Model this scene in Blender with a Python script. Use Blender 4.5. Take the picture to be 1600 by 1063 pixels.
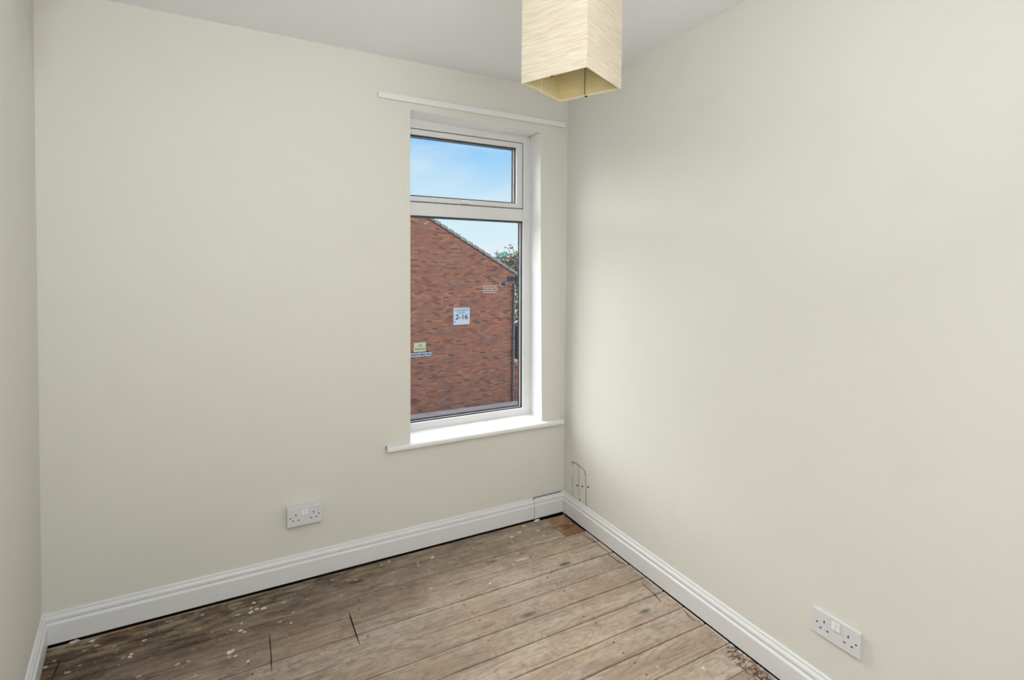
import bpy, bmesh, math, random
from mathutils import Vector, Matrix

for o in list(bpy.data.objects):
    bpy.data.objects.remove(o)
scene = bpy.context.scene
COL = scene.collection

# ------------------------------------------------------------------ camera
RV = Vector((0.88302829, -0.46922948, 0.00920559))
UV = Vector((0.00368228, 0.02654105, 0.99964094))
FV = Vector((0.46930532, 0.88267733, -0.02516433))
cam_data = bpy.data.cameras.new('camera')
cam = bpy.data.objects.new('camera', cam_data)
COL.objects.link(cam)
M = Matrix.Identity(4)
for i in range(3):
    M[i][0] = RV[i]; M[i][1] = UV[i]; M[i][2] = -FV[i]
M[0][3], M[1][3], M[2][3] = -1.6793, -2.4858, 1.4491
cam.matrix_world = M
cam_data.sensor_fit = 'HORIZONTAL'
cam_data.sensor_width = 36.0
cam_data.lens = 36.0 * 798.73 / 1600.0
cam_data.shift_y = -(531.5 - 434.8) / 1600.0
cam_data.clip_start = 0.02
cam_data.clip_end = 500
scene.camera = cam

# ------------------------------------------------------------------ view
scene.view_settings.view_transform = 'Standard'
scene.view_settings.look = 'None'
scene.view_settings.gamma = 1.0
scene.view_settings.use_curve_mapping = False
scene.view_settings.exposure = 0.05

# ------------------------------------------------------------------ sky
world = bpy.data.worlds.new('sky')
scene.world = world
world.use_nodes = True
wn = world.node_tree.nodes; wl = world.node_tree.links
wn.clear()
w_out = wn.new('ShaderNodeOutputWorld')
w_bg = wn.new('ShaderNodeBackground')
w_tc = wn.new('ShaderNodeTexCoord')
w_sep = wn.new('ShaderNodeSeparateXYZ')
w_ramp = wn.new('ShaderNodeValToRGB')
cr = w_ramp.color_ramp
cr.elements[0].position = 0.0; cr.elements[0].color = (0.78, 0.90, 0.97, 1)
cr.elements[1].position = 0.10; cr.elements[1].color = (0.66, 0.87, 0.98, 1)
e = cr.elements.new(0.26); e.color = (0.19, 0.55, 0.98, 1)
e = cr.elements.new(1.0); e.color = (0.22, 0.50, 0.92, 1)
w_map = wn.new('ShaderNodeMapping'); w_map.inputs['Scale'].default_value = (3.0, 3.0, 9.0)
w_map.inputs['Location'].default_value = (1.3, 0.4, 0.2)
w_noise = wn.new('ShaderNodeTexNoise'); w_noise.inputs['Scale'].default_value = 1.6
w_noise.inputs['Detail'].default_value = 7; w_noise.inputs['Roughness'].default_value = 0.6
w_cr = wn.new('ShaderNodeValToRGB')
w_cr.color_ramp.elements[0].position = 0.47; w_cr.color_ramp.elements[0].color = (0, 0, 0, 1)
w_cr.color_ramp.elements[1].position = 0.78; w_cr.color_ramp.elements[1].color = (0.6, 0.6, 0.6, 1)
w_mix = wn.new('ShaderNodeMix'); w_mix.data_type = 'RGBA'
w_mix.inputs[7].default_value = (0.86, 0.90, 0.96, 1)
wl.new(w_tc.outputs['Generated'], w_sep.inputs[0])
wl.new(w_sep.outputs['Z'], w_ramp.inputs[0])
wl.new(w_tc.outputs['Generated'], w_map.inputs[0])
wl.new(w_map.outputs[0], w_noise.inputs['Vector'])
wl.new(w_noise.outputs[0], w_cr.inputs[0])
wl.new(w_cr.outputs[0], w_mix.inputs[0])
wl.new(w_ramp.outputs[0], w_mix.inputs[6])
wl.new(w_mix.outputs[2], w_bg.inputs['Color'])
w_bg.inputs['Strength'].default_value = 0.97
wl.new(w_bg.outputs[0], w_out.inputs[0])


def light(name, kind, loc, direction, energy, color, **kw):
    d = bpy.data.lights.new(name, kind)
    d.energy = energy; d.color = color
    for k, v in kw.items():
        setattr(d, k, v)
    o = bpy.data.objects.new(name, d)
    COL.objects.link(o)
    o.location = loc
    o.rotation_euler = Vector(direction).to_track_quat('-Z', 'Y').to_euler()
    return o


# hazy daylight falling steeply on the window side of the house
light('sun', 'SUN', (-3, 8, 12), (0.32, -0.46, -0.60), 13.5, (1.0, 0.975, 0.94), angle=math.radians(82))
# added fill lamps behind the camera, one aimed down, one up at the ceiling
light('rear_fill', 'AREA', (-1.40, -2.95, 2.05), (-0.42, 0.75, -1.15), 23.5, (0.97, 0.985, 1.0),
      shape='RECTANGLE', size=1.0, size_y=1.2)
light('ceiling_fill', 'AREA', (-1.45, -2.45, 1.70), (-0.1, 0.55, 1.0), 13.0, (0.97, 0.985, 1.0),
      shape='RECTANGLE', size=1.0, size_y=0.8)


# ------------------------------------------------------------------ helpers
def tag(o, label=None, cat=None, group=None, kind=None):
    if label: o['label'] = label
    if cat: o['category'] = cat
    if group: o['group'] = group
    if kind: o['kind'] = kind
    return o


def link(name, me, parent=None):
    o = bpy.data.objects.new(name, me)
    COL.objects.link(o)
    if parent is not None:
        o.parent = parent
        o.matrix_parent_inverse = Matrix.Translation(-world_loc(parent))
    return o


def world_loc(o):
    v = Vector(o.location)
    if o.parent is not None:
        v = o.matrix_parent_inverse @ v
        v = v + world_loc(o.parent)
    return v


def empty(name, loc):
    o = bpy.data.objects.new(name, None)
    o.empty_display_size = 0.1
    COL.objects.link(o)
    o.location = loc
    return o


class MB:
    """collects geometry in world coordinates, then links it as one mesh object"""
    def __init__(self):
        self.v = []; self.f = []; self.c = []

    def add(self, verts, faces, col=None):
        b = len(self.v)
        self.v += [tuple(p) for p in verts]
        self.f += [tuple(b + i for i in f) for f in faces]
        self.c += [col] * len(faces)
        return self

    def box(self, x0, x1, y0, y1, z0, z1, col=None):
        return self.add([(x0, y0, z0), (x1, y0, z0), (x1, y1, z0), (x0, y1, z0),
                         (x0, y0, z1), (x1, y0, z1), (x1, y1, z1), (x0, y1, z1)],
                        [(0, 3, 2, 1), (4, 5, 6, 7), (0, 1, 5, 4), (1, 2, 6, 5), (2, 3, 7, 6), (3, 0, 4, 7)], col)

    def prism(self, poly, axis, a, b, col=None):
        """poly: 2-D outline in the two remaining axes, extruded along axis from a to b"""
        n = len(poly)
        def pt(p, t):
            if axis == 0: return (t, p[0], p[1])
            if axis == 1: return (p[0], t, p[1])
            return (p[0], p[1], t)
        vs = [pt(p, a) for p in poly] + [pt(p, b) for p in poly]
        fs = [tuple(range(n)), tuple(range(2 * n - 1, n - 1, -1))]
        for i in range(n):
            j = (i + 1) % n
            fs.append((i, n + i, n + j, j))
        return self.add(vs, fs, col)

    def tube(self, pts, r, n=8, col=None, caps=True):
        pts = [Vector(p) for p in pts]
        rings = []
        for i, p in enumerate(pts):
            t = (pts[min(i + 1, len(pts) - 1)] - pts[max(i - 1, 0)]).normalized()
            a = Vector((0, 0, 1)) if abs(t.z) < 0.9 else Vector((1, 0, 0))
            s = t.cross(a).normalized(); q = t.cross(s).normalized()
            rr = r[i] if isinstance(r, (list, tuple)) else r
            rings.append([p + (s * math.cos(2 * math.pi * k / n) + q * math.sin(2 * math.pi * k / n)) * rr for k in range(n)])
        vs = [v for rg in rings for v in rg]
        fs = []
        for i in range(len(pts) - 1):
            for k in range(n):
                k2 = (k + 1) % n
                fs.append((i * n + k, i * n + k2, (i + 1) * n + k2, (i + 1) * n + k))
        if caps:
            fs.append(tuple(range(n - 1, -1, -1)))
            fs.append(tuple((len(pts) - 1) * n + k for k in range(n)))
        return self.add(vs, fs, col)

    def ring(self, x0, x1, z0, z1, w, y0, y1):
        """rectangular frame, w = (left, right, bottom, top) face widths, standing in an x-z plane"""
        l, r, b, t = w
        o = [(x0, z0), (x1, z0), (x1, z1), (x0, z1)]
        i = [(x0 + l, z0 + b), (x1 - r, z0 + b), (x1 - r, z1 - t), (x0 + l, z1 - t)]
        vs = [(p[0], y0, p[1]) for p in o + i] + [(p[0], y1, p[1]) for p in o + i]
        fs = []
        for k in range(4):
            m = (k + 1) % 4
            fs += [(k, m, 4 + m, 4 + k), (8 + m, 8 + k, 12 + k, 12 + m),
                   (k, 8 + k, 8 + m, m), (4 + k, 4 + m, 12 + m, 12 + k)]
        return self.add(vs, fs)

    def build(self, name, mat, parent=None, bevel=0, shear=None, smooth=False, colattr=False, origin=None, seg=2):
        v = self.v
        if shear:
            v = [shear(*p) for p in v]
        org = Vector(origin) if origin is not None else (world_loc(parent) if parent is not None else
              Vector(((min(p[0] for p in v) + max(p[0] for p in v)) / 2,
                      (min(p[1] for p in v) + max(p[1] for p in v)) / 2,
                      min(p[2] for p in v))))
        me = bpy.data.meshes.new(name)
        me.from_pydata([(p[0] - org.x, p[1] - org.y, p[2] - org.z) for p in v], [], self.f)
        bm = bmesh.new(); bm.from_mesh(me)
        bmesh.ops.recalc_face_normals(bm, faces=bm.faces)
        if bevel:
            bmesh.ops.bevel(bm, geom=[ed for ed in bm.edges if len(ed.link_faces) == 2 and ed.calc_face_angle(0) > 0.5],
                            offset=bevel, segments=seg, affect='EDGES', profile=0.6, clamp_overlap=True)
        bm.to_mesh(me); bm.free()
        if colattr:
            at = me.attributes.new('tint', 'FLOAT_COLOR', 'FACE')
            for k, c in enumerate(self.c):
                at.data[k].color = (*c, 1.0)
        if smooth:
            me.polygons.foreach_set('use_smooth', [True] * len(me.polygons))
        me.materials.append(mat)
        o = bpy.data.objects.new(name, me)
        COL.objects.link(o)
        if parent is not None:
            o.parent = parent
            o.location = org - world_loc(parent)
        else:
            o.location = org
        return o


# ------------------------------------------------------------------ materials
class Mat:
    def __init__(self, name, rough=0.6, color=(0.8, 0.8, 0.8), spec=0.5, metallic=0.0):
        self.m = bpy.data.materials.new(name)
        self.m.use_nodes = True
        self.nt = self.m.node_tree
        self.bs = self.nt.nodes['Principled BSDF']
        self.bs.inputs['Base Color'].default_value = (*color, 1)
        self.bs.inputs['Roughness'].default_value = rough
        self.bs.inputs['Specular IOR Level'].default_value = spec
        self.bs.inputs['Metallic'].default_value = metallic

    def n(self, t, **kw):
        nd = self.nt.nodes.new(t)
        for k, v in kw.items():
            if k in nd.inputs: nd.inputs[k].default_value = v
            else: setattr(nd, k, v)
        return nd

    def l(self, a, b):
        self.nt.links.new(a, b)

    def pos(self, scale=(1, 1, 1), loc=(0, 0, 0)):
        g = self.n('ShaderNodeNewGeometry')
        mp = self.n('ShaderNodeMapping')
        mp.inputs['Scale'].default_value = scale
        mp.inputs['Location'].default_value = loc
        self.l(g.outputs['Position'], mp.inputs[0])
        return mp.outputs[0]

    def noise(self, vec, scale=5, detail=4, rough=0.5, dist=0.0):
        nd = self.n('ShaderNodeTexNoise', Scale=scale, Detail=detail, Roughness=rough, Distortion=dist)
        self.l(vec, nd.inputs['Vector'])
        return nd.outputs[0]

    def ramp(self, fac, stops):
        nd = self.n('ShaderNodeValToRGB')
        r = nd.color_ramp
        while len(r.elements) < len(stops): r.elements.new(0.5)
        for el, (p, c) in zip(r.elements, stops):
            el.position = p
            el.color = (c, c, c, 1) if not isinstance(c, tuple) else (*c, 1)
        self.l(fac, nd.inputs[0])
        return nd.outputs[0]

    def math(self, op, a, b=None, clamp=False):
        nd = self.n('ShaderNodeMath', operation=op, use_clamp=clamp)
        for i, x in enumerate((a, b)):
            if x is None: continue
            if isinstance(x, (int, float)): nd.inputs[i].default_value = x
            else: self.l(x, nd.inputs[i])
        return nd.outputs[0]

    def mix(self, fac, a, b, blend='MIX'):
        nd = self.n('ShaderNodeMix', data_type='RGBA', blend_type=blend)
        for i, x in ((0, fac), (6, a), (7, b)):
            if isinstance(x, (int, float)): nd.inputs[i].default_value = x
            elif isinstance(x, tuple): nd.inputs[i].default_value = (*x, 1)
            else: self.l(x, nd.inputs[i])
        return nd.outputs[2]

    def base(self, c):
        self.l(c, self.bs.inputs['Base Color'])

    def bump(self, h, strength=0.2, dist=0.002):
        b = self.n('ShaderNodeBump', Strength=strength, Distance=dist)
        self.l(h, b.inputs['Height'])
        self.l(b.outputs[0], self.bs.inputs['Normal'])
        return self


def wall_material():
    m = Mat('cream_wallpaper_paint', rough=0.75, spec=0.25)
    p = m.pos()
    big = m.noise(p, 1.3, 3, 0.5)
    fine = m.noise(p, 260, 2, 0.6)
    c = m.mix(big, (0.762, 0.753, 0.690), (0.792, 0.784, 0.726))
    blot = m.ramp(m.noise(m.pos((1, 1, 1), (4, 2, 9)), 5, 4, 0.55), [(0.55, 0.0), (0.8, 0.10)])
    c = m.mix(blot, c, (0.58, 0.54, 0.43))
    # corner shade painted into the colour, high up at the left of the window wall
    g = m.n('ShaderNodeNewGeometry'); sp = m.n('ShaderNodeSeparateXYZ'); m.l(g.outputs['Position'], sp.inputs[0])
    wv = m.noise(m.pos((1, 1, 1), (7, 0, 3)), 4.5, 5, 0.65)
    near = m.math('MULTIPLY', m.math('ADD', sp.outputs[0], 2.36), -4.5)
    hi = m.math('MULTIPLY', m.math('SUBTRACT', sp.outputs[2], 2.45), 1.6)
    st = m.ramp(m.math('ADD', m.math('ADD', near, hi), m.math('ADD', 0.78, m.math('MULTIPLY', m.math('SUBTRACT', wv, 0.5), 1.2))), [(0.0, 0.0), (0.9, 0.5)])
    c = m.mix(st, c, (0.50, 0.46, 0.36))
    m.base(c)
    m.bump(m.math('ADD', m.math('MULTIPLY', fine, 0.25), m.math('MULTIPLY', m.noise(p, 14, 3, 0.5), 1.0)), 0.18, 0.003)
    return m.m


def white_paint(name, col=(0.80, 0.80, 0.80), rough=0.4, amp=0.05, spec=0.5):
    m = Mat(name, rough=rough, spec=spec)
    nz = m.noise(m.pos(), 9, 4, 0.6)
    m.base(m.mix(nz, tuple(max(0, x - amp) for x in col), col))
    m.bump(m.noise(m.pos(), 60, 3, 0.5), 0.08, 0.001)
    return m.m


def ceiling_material():
    m = Mat('ceiling_paint', rough=0.85, spec=0.2)
    nz = m.noise(m.pos(), 2.0, 4, 0.6)
    m.base(m.mix(nz, (0.90, 0.91, 0.93), (0.93, 0.94, 0.96)))
    m.bump(m.noise(m.pos(), 30, 4, 0.6), 0.12, 0.003)
    return m.m


def plank_material(name='weathered_floorboard', red=False):
    m = Mat(name, rough=0.7, spec=0.3)
    oi = m.n('ShaderNodeObjectInfo')
    rnd = oi.outputs['Random']
    geo = m.n('ShaderNodeNewGeometry')
    off = m.n('ShaderNodeCombineXYZ')
    m.l(m.math('MULTIPLY', rnd, 37.0), off.inputs[0])
    m.l(m.math('MULTIPLY', rnd, 91.0), off.inputs[1])
    m.l(m.math('MULTIPLY', rnd, 13.0), off.inputs[2])
    add = m.n('ShaderNodeVectorMath', operation='ADD')
    m.l(geo.outputs['Position'], add.inputs[0]); m.l(off.outputs[0], add.inputs[1])

    def mapped(scale, vec=None):
        mp = m.n('ShaderNodeMapping'); mp.inputs['Scale'].default_value = scale
        m.l(vec if vec is not None else add.outputs[0], mp.inputs[0])
        return mp.outputs[0]

    def rng_(fac, lo, hi, a=0.0, b=1.0):
        nd = m.n('ShaderNodeMapRange', clamp=True)
        m.l(fac, nd.inputs[0])
        for q, v in zip((1, 2, 3, 4), (lo, hi, a, b)): nd.inputs[q].default_value = v
        return nd.outputs[0]
    sep = m.n('ShaderNodeSeparateXYZ'); m.l(geo.outputs['Position'], sep.inputs[0])
    x, y = sep.outputs[0], sep.outputs[1]
    # knots push the grain aside
    vor = m.n('ShaderNodeTexVoronoi', Scale=1.0)
    m.l(mapped((3.2, 8.6, 1)), vor.inputs['Vector'])
    sc = m.n('ShaderNodeSeparateColor'); m.l(vor.outputs['Color'], sc.inputs[0])
    has = m.math('GREATER_THAN', sc.outputs[0], 0.42)
    kd = vor.outputs['Distance']
    swell = m.math('MULTIPLY', has, rng_(kd, 0.0, 0.50, 0.36, 0.0))
    # cathedral figure: contour lines of a stretched field, warped round the knots
    field = m.noise(mapped((0.8, 6.5, 2)), 1.0, 2, 0.45, 0.15)
    field = m.math('ADD', field, swell)
    rings = m.math('FRACT', m.math('MULTIPLY', field, 17.0))
    lines = m.ramp(rings, [(0.0, 0.0), (0.10, 0.8), (0.5, 1.0), (0.90, 0.9), (1.0, 0.0)])
    fibre = m.noise(mapped((3.0, 130, 10)), 1.0, 4, 0.65, 0.2)
    broad = m.noise(mapped((0.9, 12, 4)), 1.0, 3, 0.5, 0.2)
    if red:
        c = m.mix(rng_(fibre, 0.3, 0.7), (0.20, 0.075, 0.035), (0.40, 0.185, 0.10))
        c = m.mix(rng_(lines, 0.0, 1.0, 0.55, 0.0), c, (0.11, 0.045, 0.025))
    else:
        c = m.mix(rng_(broad, 0.32, 0.68), (0.43, 0.335, 0.26), (0.67, 0.565, 0.47))
        c = m.mix(rng_(fibre, 0.34, 0.62, 0.55, 0.0), c, (0.30, 0.235, 0.19))
        c = m.mix(rng_(lines, 0.0, 1.0, 0.50, 0.0), c, (0.17, 0.122, 0.09))
    tint = m.ramp(rnd, [(0.0, (0.90, 0.86, 0.83)), (0.35, (1.0, 0.96, 0.93)), (0.7, (0.98, 0.99, 1.0)), (1.0, (1.08, 1.03, 0.99))])
    c = m.mix(1.0, c, tint, 'MULTIPLY')
    # worn pale patches and grey weathering
    cloud = m.noise(m.pos((1, 1.5, 1)), 4.5, 6, 0.68)
    c = m.mix(m.ramp(cloud, [(0.47, 0.0), (0.72, 0.6)]), c, (0.63, 0.54, 0.455))
    cl2 = m.noise(m.pos((1.2, 2.4, 1), (5, 3, 0)), 7.0, 6, 0.7)
    c = m.mix(m.ramp(cl2, [(0.50, 0.0), (0.72, 0.5)]), c, (0.21, 0.160, 0.120))
    mot = m.noise(m.pos((1, 2.2, 1), (1, 7, 0)), 26.0, 5, 0.72)
    c = m.mix(m.ramp(mot, [(0.48, 0.0), (0.68, 0.55)]), c, (0.20, 0.150, 0.110))
    hue = m.noise(m.pos((1, 2.0, 1), (6, 2, 0)), 3.4, 4, 0.6)
    c = m.mix(m.ramp(hue, [(0.50, 0.0), (0.68, 0.30)]), c, (0.52, 0.36, 0.22))
    # knots themselves
    kn = m.math('MULTIPLY', has, m.ramp(kd, [(0.04, 1.0), (0.085, 0.8), (0.15, 0.0)]))
    c = m.mix(m.math('MULTIPLY', kn, 0.92), c, (0.060, 0.078, 0.075))
    # dark old varnish and dirt along the window wall, plus painted shade deepening it at the left
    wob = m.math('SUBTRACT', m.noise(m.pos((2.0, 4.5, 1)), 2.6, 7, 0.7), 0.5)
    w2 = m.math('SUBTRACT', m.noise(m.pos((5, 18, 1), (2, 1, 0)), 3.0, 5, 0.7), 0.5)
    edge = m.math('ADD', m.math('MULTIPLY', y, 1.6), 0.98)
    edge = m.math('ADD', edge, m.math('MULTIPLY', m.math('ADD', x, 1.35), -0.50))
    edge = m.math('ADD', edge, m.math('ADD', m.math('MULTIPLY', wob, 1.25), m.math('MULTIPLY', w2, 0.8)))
    dirt_shade = m.mix(rng_(m.noise(m.pos((3, 14, 1)), 3.2, 6, 0.72), 0.36, 0.66), (0.022, 0.013, 0.008), (0.150, 0.104, 0.068))
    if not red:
        c = m.mix(rng_(edge, 0.05, 1.05, 0.0, 0.96), c, dirt_shade)
    # ochre grime and old plaster/glue smears close to the window wall
    near = rng_(y, -0.30, -0.03)
    och = m.math('MULTIPLY', near, m.ramp(m.noise(m.pos((1.7, 6.5, 1), (3, 8, 0)), 3.0, 7, 0.72), [(0.50, 0.0), (0.57, 0.9)]))
    c = m.mix(m.math('MULTIPLY', och, 0.8), c, (0.42, 0.34, 0.22))
    rst = m.math('MULTIPLY', rng_(y, -0.42, -0.08), m.ramp(m.noise(m.pos((1.5, 9, 1), (8, 1, 0)), 2.6, 6, 0.7), [(0.55, 0.0), (0.66, 0.75)]))
    c = m.mix(m.math('MULTIPLY', rst, 0.8), c, (0.27, 0.125, 0.055))
    # fine paint flecks, mostly near the window wall
    for (scl, lo, k) in (((30, 46, 1), 0.20, 0.75), ((75, 110, 1), 0.16, 0.65)):
        v2 = m.n('ShaderNodeTexVoronoi', Scale=1.0)
        wv = m.n('ShaderNodeVectorMath', operation='ADD')
        nzv = m.n('ShaderNodeTexNoise', Scale=60.0, Detail=2.0)
        m.l(geo.outputs['Position'], nzv.inputs['Vector'])
        sv = m.n('ShaderNodeVectorMath', operation='SCALE'); sv.inputs['Scale'].default_value = 0.016
        m.l(nzv.outputs['Color'], sv.inputs[0])
        m.l(geo.outputs['Position'], wv.inputs[0]); m.l(sv.outputs[0], wv.inputs[1])
        m.l(mapped(scl, wv.outputs[0]), v2.inputs['Vector'])
        s2 = m.n('ShaderNodeSeparateColor'); m.l(v2.outputs['Color'], s2.inputs[0])
        dens = m.math('ADD', m.math('MULTIPLY', rng_(m.math('ADD', y, m.math('MULTIPLY', wob, 0.7)), -0.55, -0.02), 0.34), 0.02)
        gate = m.math('LESS_THAN', s2.outputs[1], dens)
        rad = m.math('MULTIPLY', s2.outputs[2], lo * 1.5)
        fl = m.math('MULTIPLY', gate, m.math('LESS_THAN', v2.outputs['Distance'], rad))
        c = m.mix(m.math('MULTIPLY', fl, k), c, m.mix(s2.outputs[0], (0.36, 0.29, 0.20), (0.66, 0.60, 0.50)))
    jn = m.noise(m.pos((8, 8, 1)), 4, 5, 0.65)
    lb = m.math('MULTIPLY', m.math('GREATER_THAN', m.math('ADD', y, m.math('MULTIPLY', jn, 0.030)), -0.018), m.math('LESS_THAN', x, -1.60))
    c = m.mix(m.math('MULTIPLY', lb, 0.8), c, (0.36, 0.30, 0.215))
    if not red:
        # paint line along the right-hand skirting and rotten brown patches beside it
        lr = m.math('GREATER_THAN', m.math('ADD', x, m.math('MULTIPLY', jn, 0.022)), -0.0135)
        c = m.mix(m.math('MULTIPLY', lr, 0.85), c, (0.64, 0.60, 0.54))
        rot = m.math('MULTIPLY', m.math('GREATER_THAN', m.math('ADD', x, m.math('MULTIPLY', y, -0.02)), -0.062), m.math('LESS_THAN', y, -1.185))
        rot = m.math('MULTIPLY', rot, m.ramp(m.noise(m.pos((5, 9, 1)), 6, 7, 0.78), [(0.50, 0.0), (0.53, 1.0)]))
        c = m.mix(m.math('MULTIPLY', rot, 0.9), c, (0.095, 0.042, 0.022))
    m.base(c)
    m.bump(m.math('ADD', m.math('ADD', m.math('MULTIPLY', fibre, 0.8), m.math('MULTIPLY', lines, 0.5)), m.math('MULTIPLY', cloud, 0.8)), 0.35, 0.003)
    return m.m


def brick_material():
    m = Mat('red_brick', rough=0.85, spec=0.2)
    at = m.n('ShaderNodeAttribute', attribute_name='tint')
    nz = m.noise(m.pos(), 9, 4, 0.7)
    c = m.mix(m.ramp(nz, [(0.3, 0.35), (0.7, 0.0)]), at.outputs['Color'], (0.16, 0.10, 0.085))
    m.base(c)
    m.bump(m.noise(m.pos(), 40, 3, 0.6), 0.4, 0.004)
    return m.m


def noisy(name, c0, c1, scale=8, rough=0.7, spec=0.3, bump=0.15, stretch=(1, 1, 1), metallic=0.0):
    m = Mat(name, rough=rough, spec=spec, metallic=metallic)
    nz = m.noise(m.pos(stretch), scale, 5, 0.6)
    m.base(m.mix(m.ramp(nz, [(0.3, 0.0), (0.7, 1.0)]), c0, c1))
    if bump: m.bump(nz, bump, 0.003)
    return m.m


def glass_material():
    m = Mat('window_glass')
    nt = m.nt
    nt.nodes.remove(m.bs)
    out = nt.nodes['Material Output']
    tr = m.n('ShaderNodeBsdfTransparent'); tr.inputs[0].default_value = (0.99, 0.995, 0.992, 1)
    gl = m.n('ShaderNodeBsdfGlossy', Roughness=0.0); gl.inputs[0].default_value = (1, 1, 1, 1)
    fr = m.n('ShaderNodeFresnel', IOR=1.45)
    mx = m.n('ShaderNodeMixShader')
    m.l(m.math('MULTIPLY', fr.outputs[0], 0.22), mx.inputs[0]); m.l(tr.outputs[0], mx.inputs[1]); m.l(gl.outputs[0], mx.inputs[2])
    m.l(mx.outputs[0], out.inputs[0])
    return m.m


def shade_material():
    m = Mat('crinkled_paper', rough=0.8, spec=0.15)
    tc = m.n('ShaderNodeTexCoord')
    mp = m.n('ShaderNodeMapping'); mp.inputs['Scale'].default_value = (13, 13, 240)
    m.l(tc.outputs['Object'], mp.inputs[0])
    nz = m.noise(mp.outputs[0], 1.0, 4, 0.55, 0.6)
    c = m.mix(m.ramp(nz, [(0.3, 0.0), (0.65, 1.0)]), (0.60, 0.53, 0.40), (0.79, 0.74, 0.63))
    m.base(c)
    m.bump(nz, 0.75, 0.004)
    out = m.nt.nodes['Material Output']
    tl = m.n('ShaderNodeBsdfTranslucent'); tl.inputs[0].default_value = (0.95, 0.74, 0.40, 1)
    mx = m.n('ShaderNodeMixShader'); mx.inputs[0].default_value = 0.22
    m.l(m.bs.outputs[0], mx.inputs[1]); m.l(tl.outputs[0], mx.inputs[2])
    m.l(mx.outputs[0], out.inputs[0])
    return m.m


WALL = wall_material()
CEIL = ceiling_material()
SKIRT = white_paint('skirting_gloss', (0.84, 0.85, 0.865), 0.35, 0.03)
WHITE = white_paint('white_reveal_paint', (0.88, 0.88, 0.88), 0.45, 0.03)
BATTEN = white_paint('batten_paint', (0.87, 0.87, 0.87), 0.5, 0.04)
PVC = white_paint('white_pvc', (0.80, 0.80, 0.80), 0.3, 0.02)
SOCKET = white_paint('socket_plastic', (0.74, 0.76, 0.78), 0.3, 0.01)
SWITCH = white_paint('switch_plastic', (0.86, 0.87, 0.88), 0.25, 0.01)
BLACK = noisy('black_rubber', (0.012, 0.012, 0.016), (0.02, 0.02, 0.026), 30, 0.5, 0.4, 0)
SLOT = noisy('socket_slot', (0.02, 0.018, 0.016), (0.03, 0.027, 0.025), 30, 0.7, 0.2, 0)
ALU = noisy('spacer_aluminium', (0.40, 0.41, 0.45), (0.50, 0.51, 0.55), 20, 0.35, 0.5, 0)
CRACK = noisy('crack_shadow_dirt', (0.05, 0.045, 0.035), (0.13, 0.115, 0.09), 60, 0.9, 0.1, 0)
DIRT = noisy('under_floor_dirt', (0.025, 0.018, 0.013), (0.05, 0.038, 0.028), 8, 0.95, 0.1, 0.2)
GAP = noisy('joint_dust_shade', (0.008, 0.006, 0.005), (0.014, 0.011, 0.009), 8, 0.95, 0.05, 0)
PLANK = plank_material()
REDPLANK = plank_material('reddish_floorboard', True)
PAINTSPOT = noisy('dried_paint', (0.66, 0.60, 0.49), (0.84, 0.79, 0.69), 40, 0.6, 0.3, 0.2)
DULLSPOT = noisy('dull_old_paint', (0.36, 0.30, 0.22), (0.52, 0.46, 0.37), 40, 0.7, 0.3, 0.2)
PLASTER = noisy('plaster_crumb', (0.70, 0.66, 0.60), (0.84, 0.80, 0.74), 50, 0.8, 0.2, 0.3)
NAIL = noisy('rusty_nail', (0.03, 0.024, 0.02), (0.06, 0.045, 0.035), 80, 0.6, 0.4, 0)
GLASS = glass_material()
SHADE = shade_material()
LINING = noisy('yellowed_lining', (0.68, 0.56, 0.28), (0.76, 0.65, 0.38), 6, 0.8, 0.2, 0.1, (3, 3, 12))
WIRE = noisy('dark_wire', (0.05, 0.045, 0.04), (0.09, 0.08, 0.07), 40, 0.4, 0.5, 0, metallic=0.6)
CORD = noisy('white_cord', (0.72, 0.71, 0.68), (0.78, 0.77, 0.74), 40, 0.5, 0.4, 0)
BRICK = brick_material()
MORTAR = noisy('mortar', (0.50, 0.35, 0.27), (0.60, 0.43, 0.34), 14, 0.9, 0.15, 0.2)
PALEMORTAR = noisy('fresh_mortar', (0.90, 0.66, 0.54), (0.96, 0.76, 0.64), 14, 0.9, 0.15, 0.2)
VERGE = noisy('concrete_verge', (0.42, 0.34, 0.285), (0.60, 0.50, 0.43), 6, 0.85, 0.2, 0.2)
ROOF = noisy('roof_tile', (0.10, 0.09, 0.085), (0.16, 0.14, 0.135), 6, 0.85, 0.2, 0.3)
DARKPVC = noisy('dark_grey_plastic', (0.045, 0.05, 0.055), (0.08, 0.085, 0.09), 6, 0.5, 0.4, 0)
GUTTER = noisy('blue_grey_gutter', (0.10, 0.14, 0.20), (0.16, 0.20, 0.27), 6, 0.4, 0.5, 0)
SIGNWHITE = noisy('sign_white', (0.93, 0.90, 0.90), (0.96, 0.93, 0.93), 3, 0.4, 0.4, 0)
SIGNYELLOW = noisy('sign_yellow', (0.98, 0.80, 0.40), (0.98, 0.84, 0.50), 3, 0.4, 0.4, 0)
SIGNGREY = noisy('nameplate_white', (0.78, 0.74, 0.76), (0.84, 0.80, 0.82), 3, 0.4, 0.4, 0)
INK = noisy('sign_ink', (0.02, 0.03, 0.05), (0.03, 0.04, 0.06), 3, 0.5, 0.3, 0)
GREYINK = noisy('faded_ink', (0.16, 0.16, 0.20), (0.20, 0.20, 0.25), 3, 0.5, 0.3, 0)
BROWNINK = noisy('brown_ink', (0.20, 0.16, 0.08), (0.25, 0.20, 0.10), 3, 0.5, 0.3, 0)
ASPHALT = noisy('asphalt', (0.24, 0.205, 0.17), (0.31, 0.27, 0.23), 5, 0.9, 0.2, 0.3)
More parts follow.
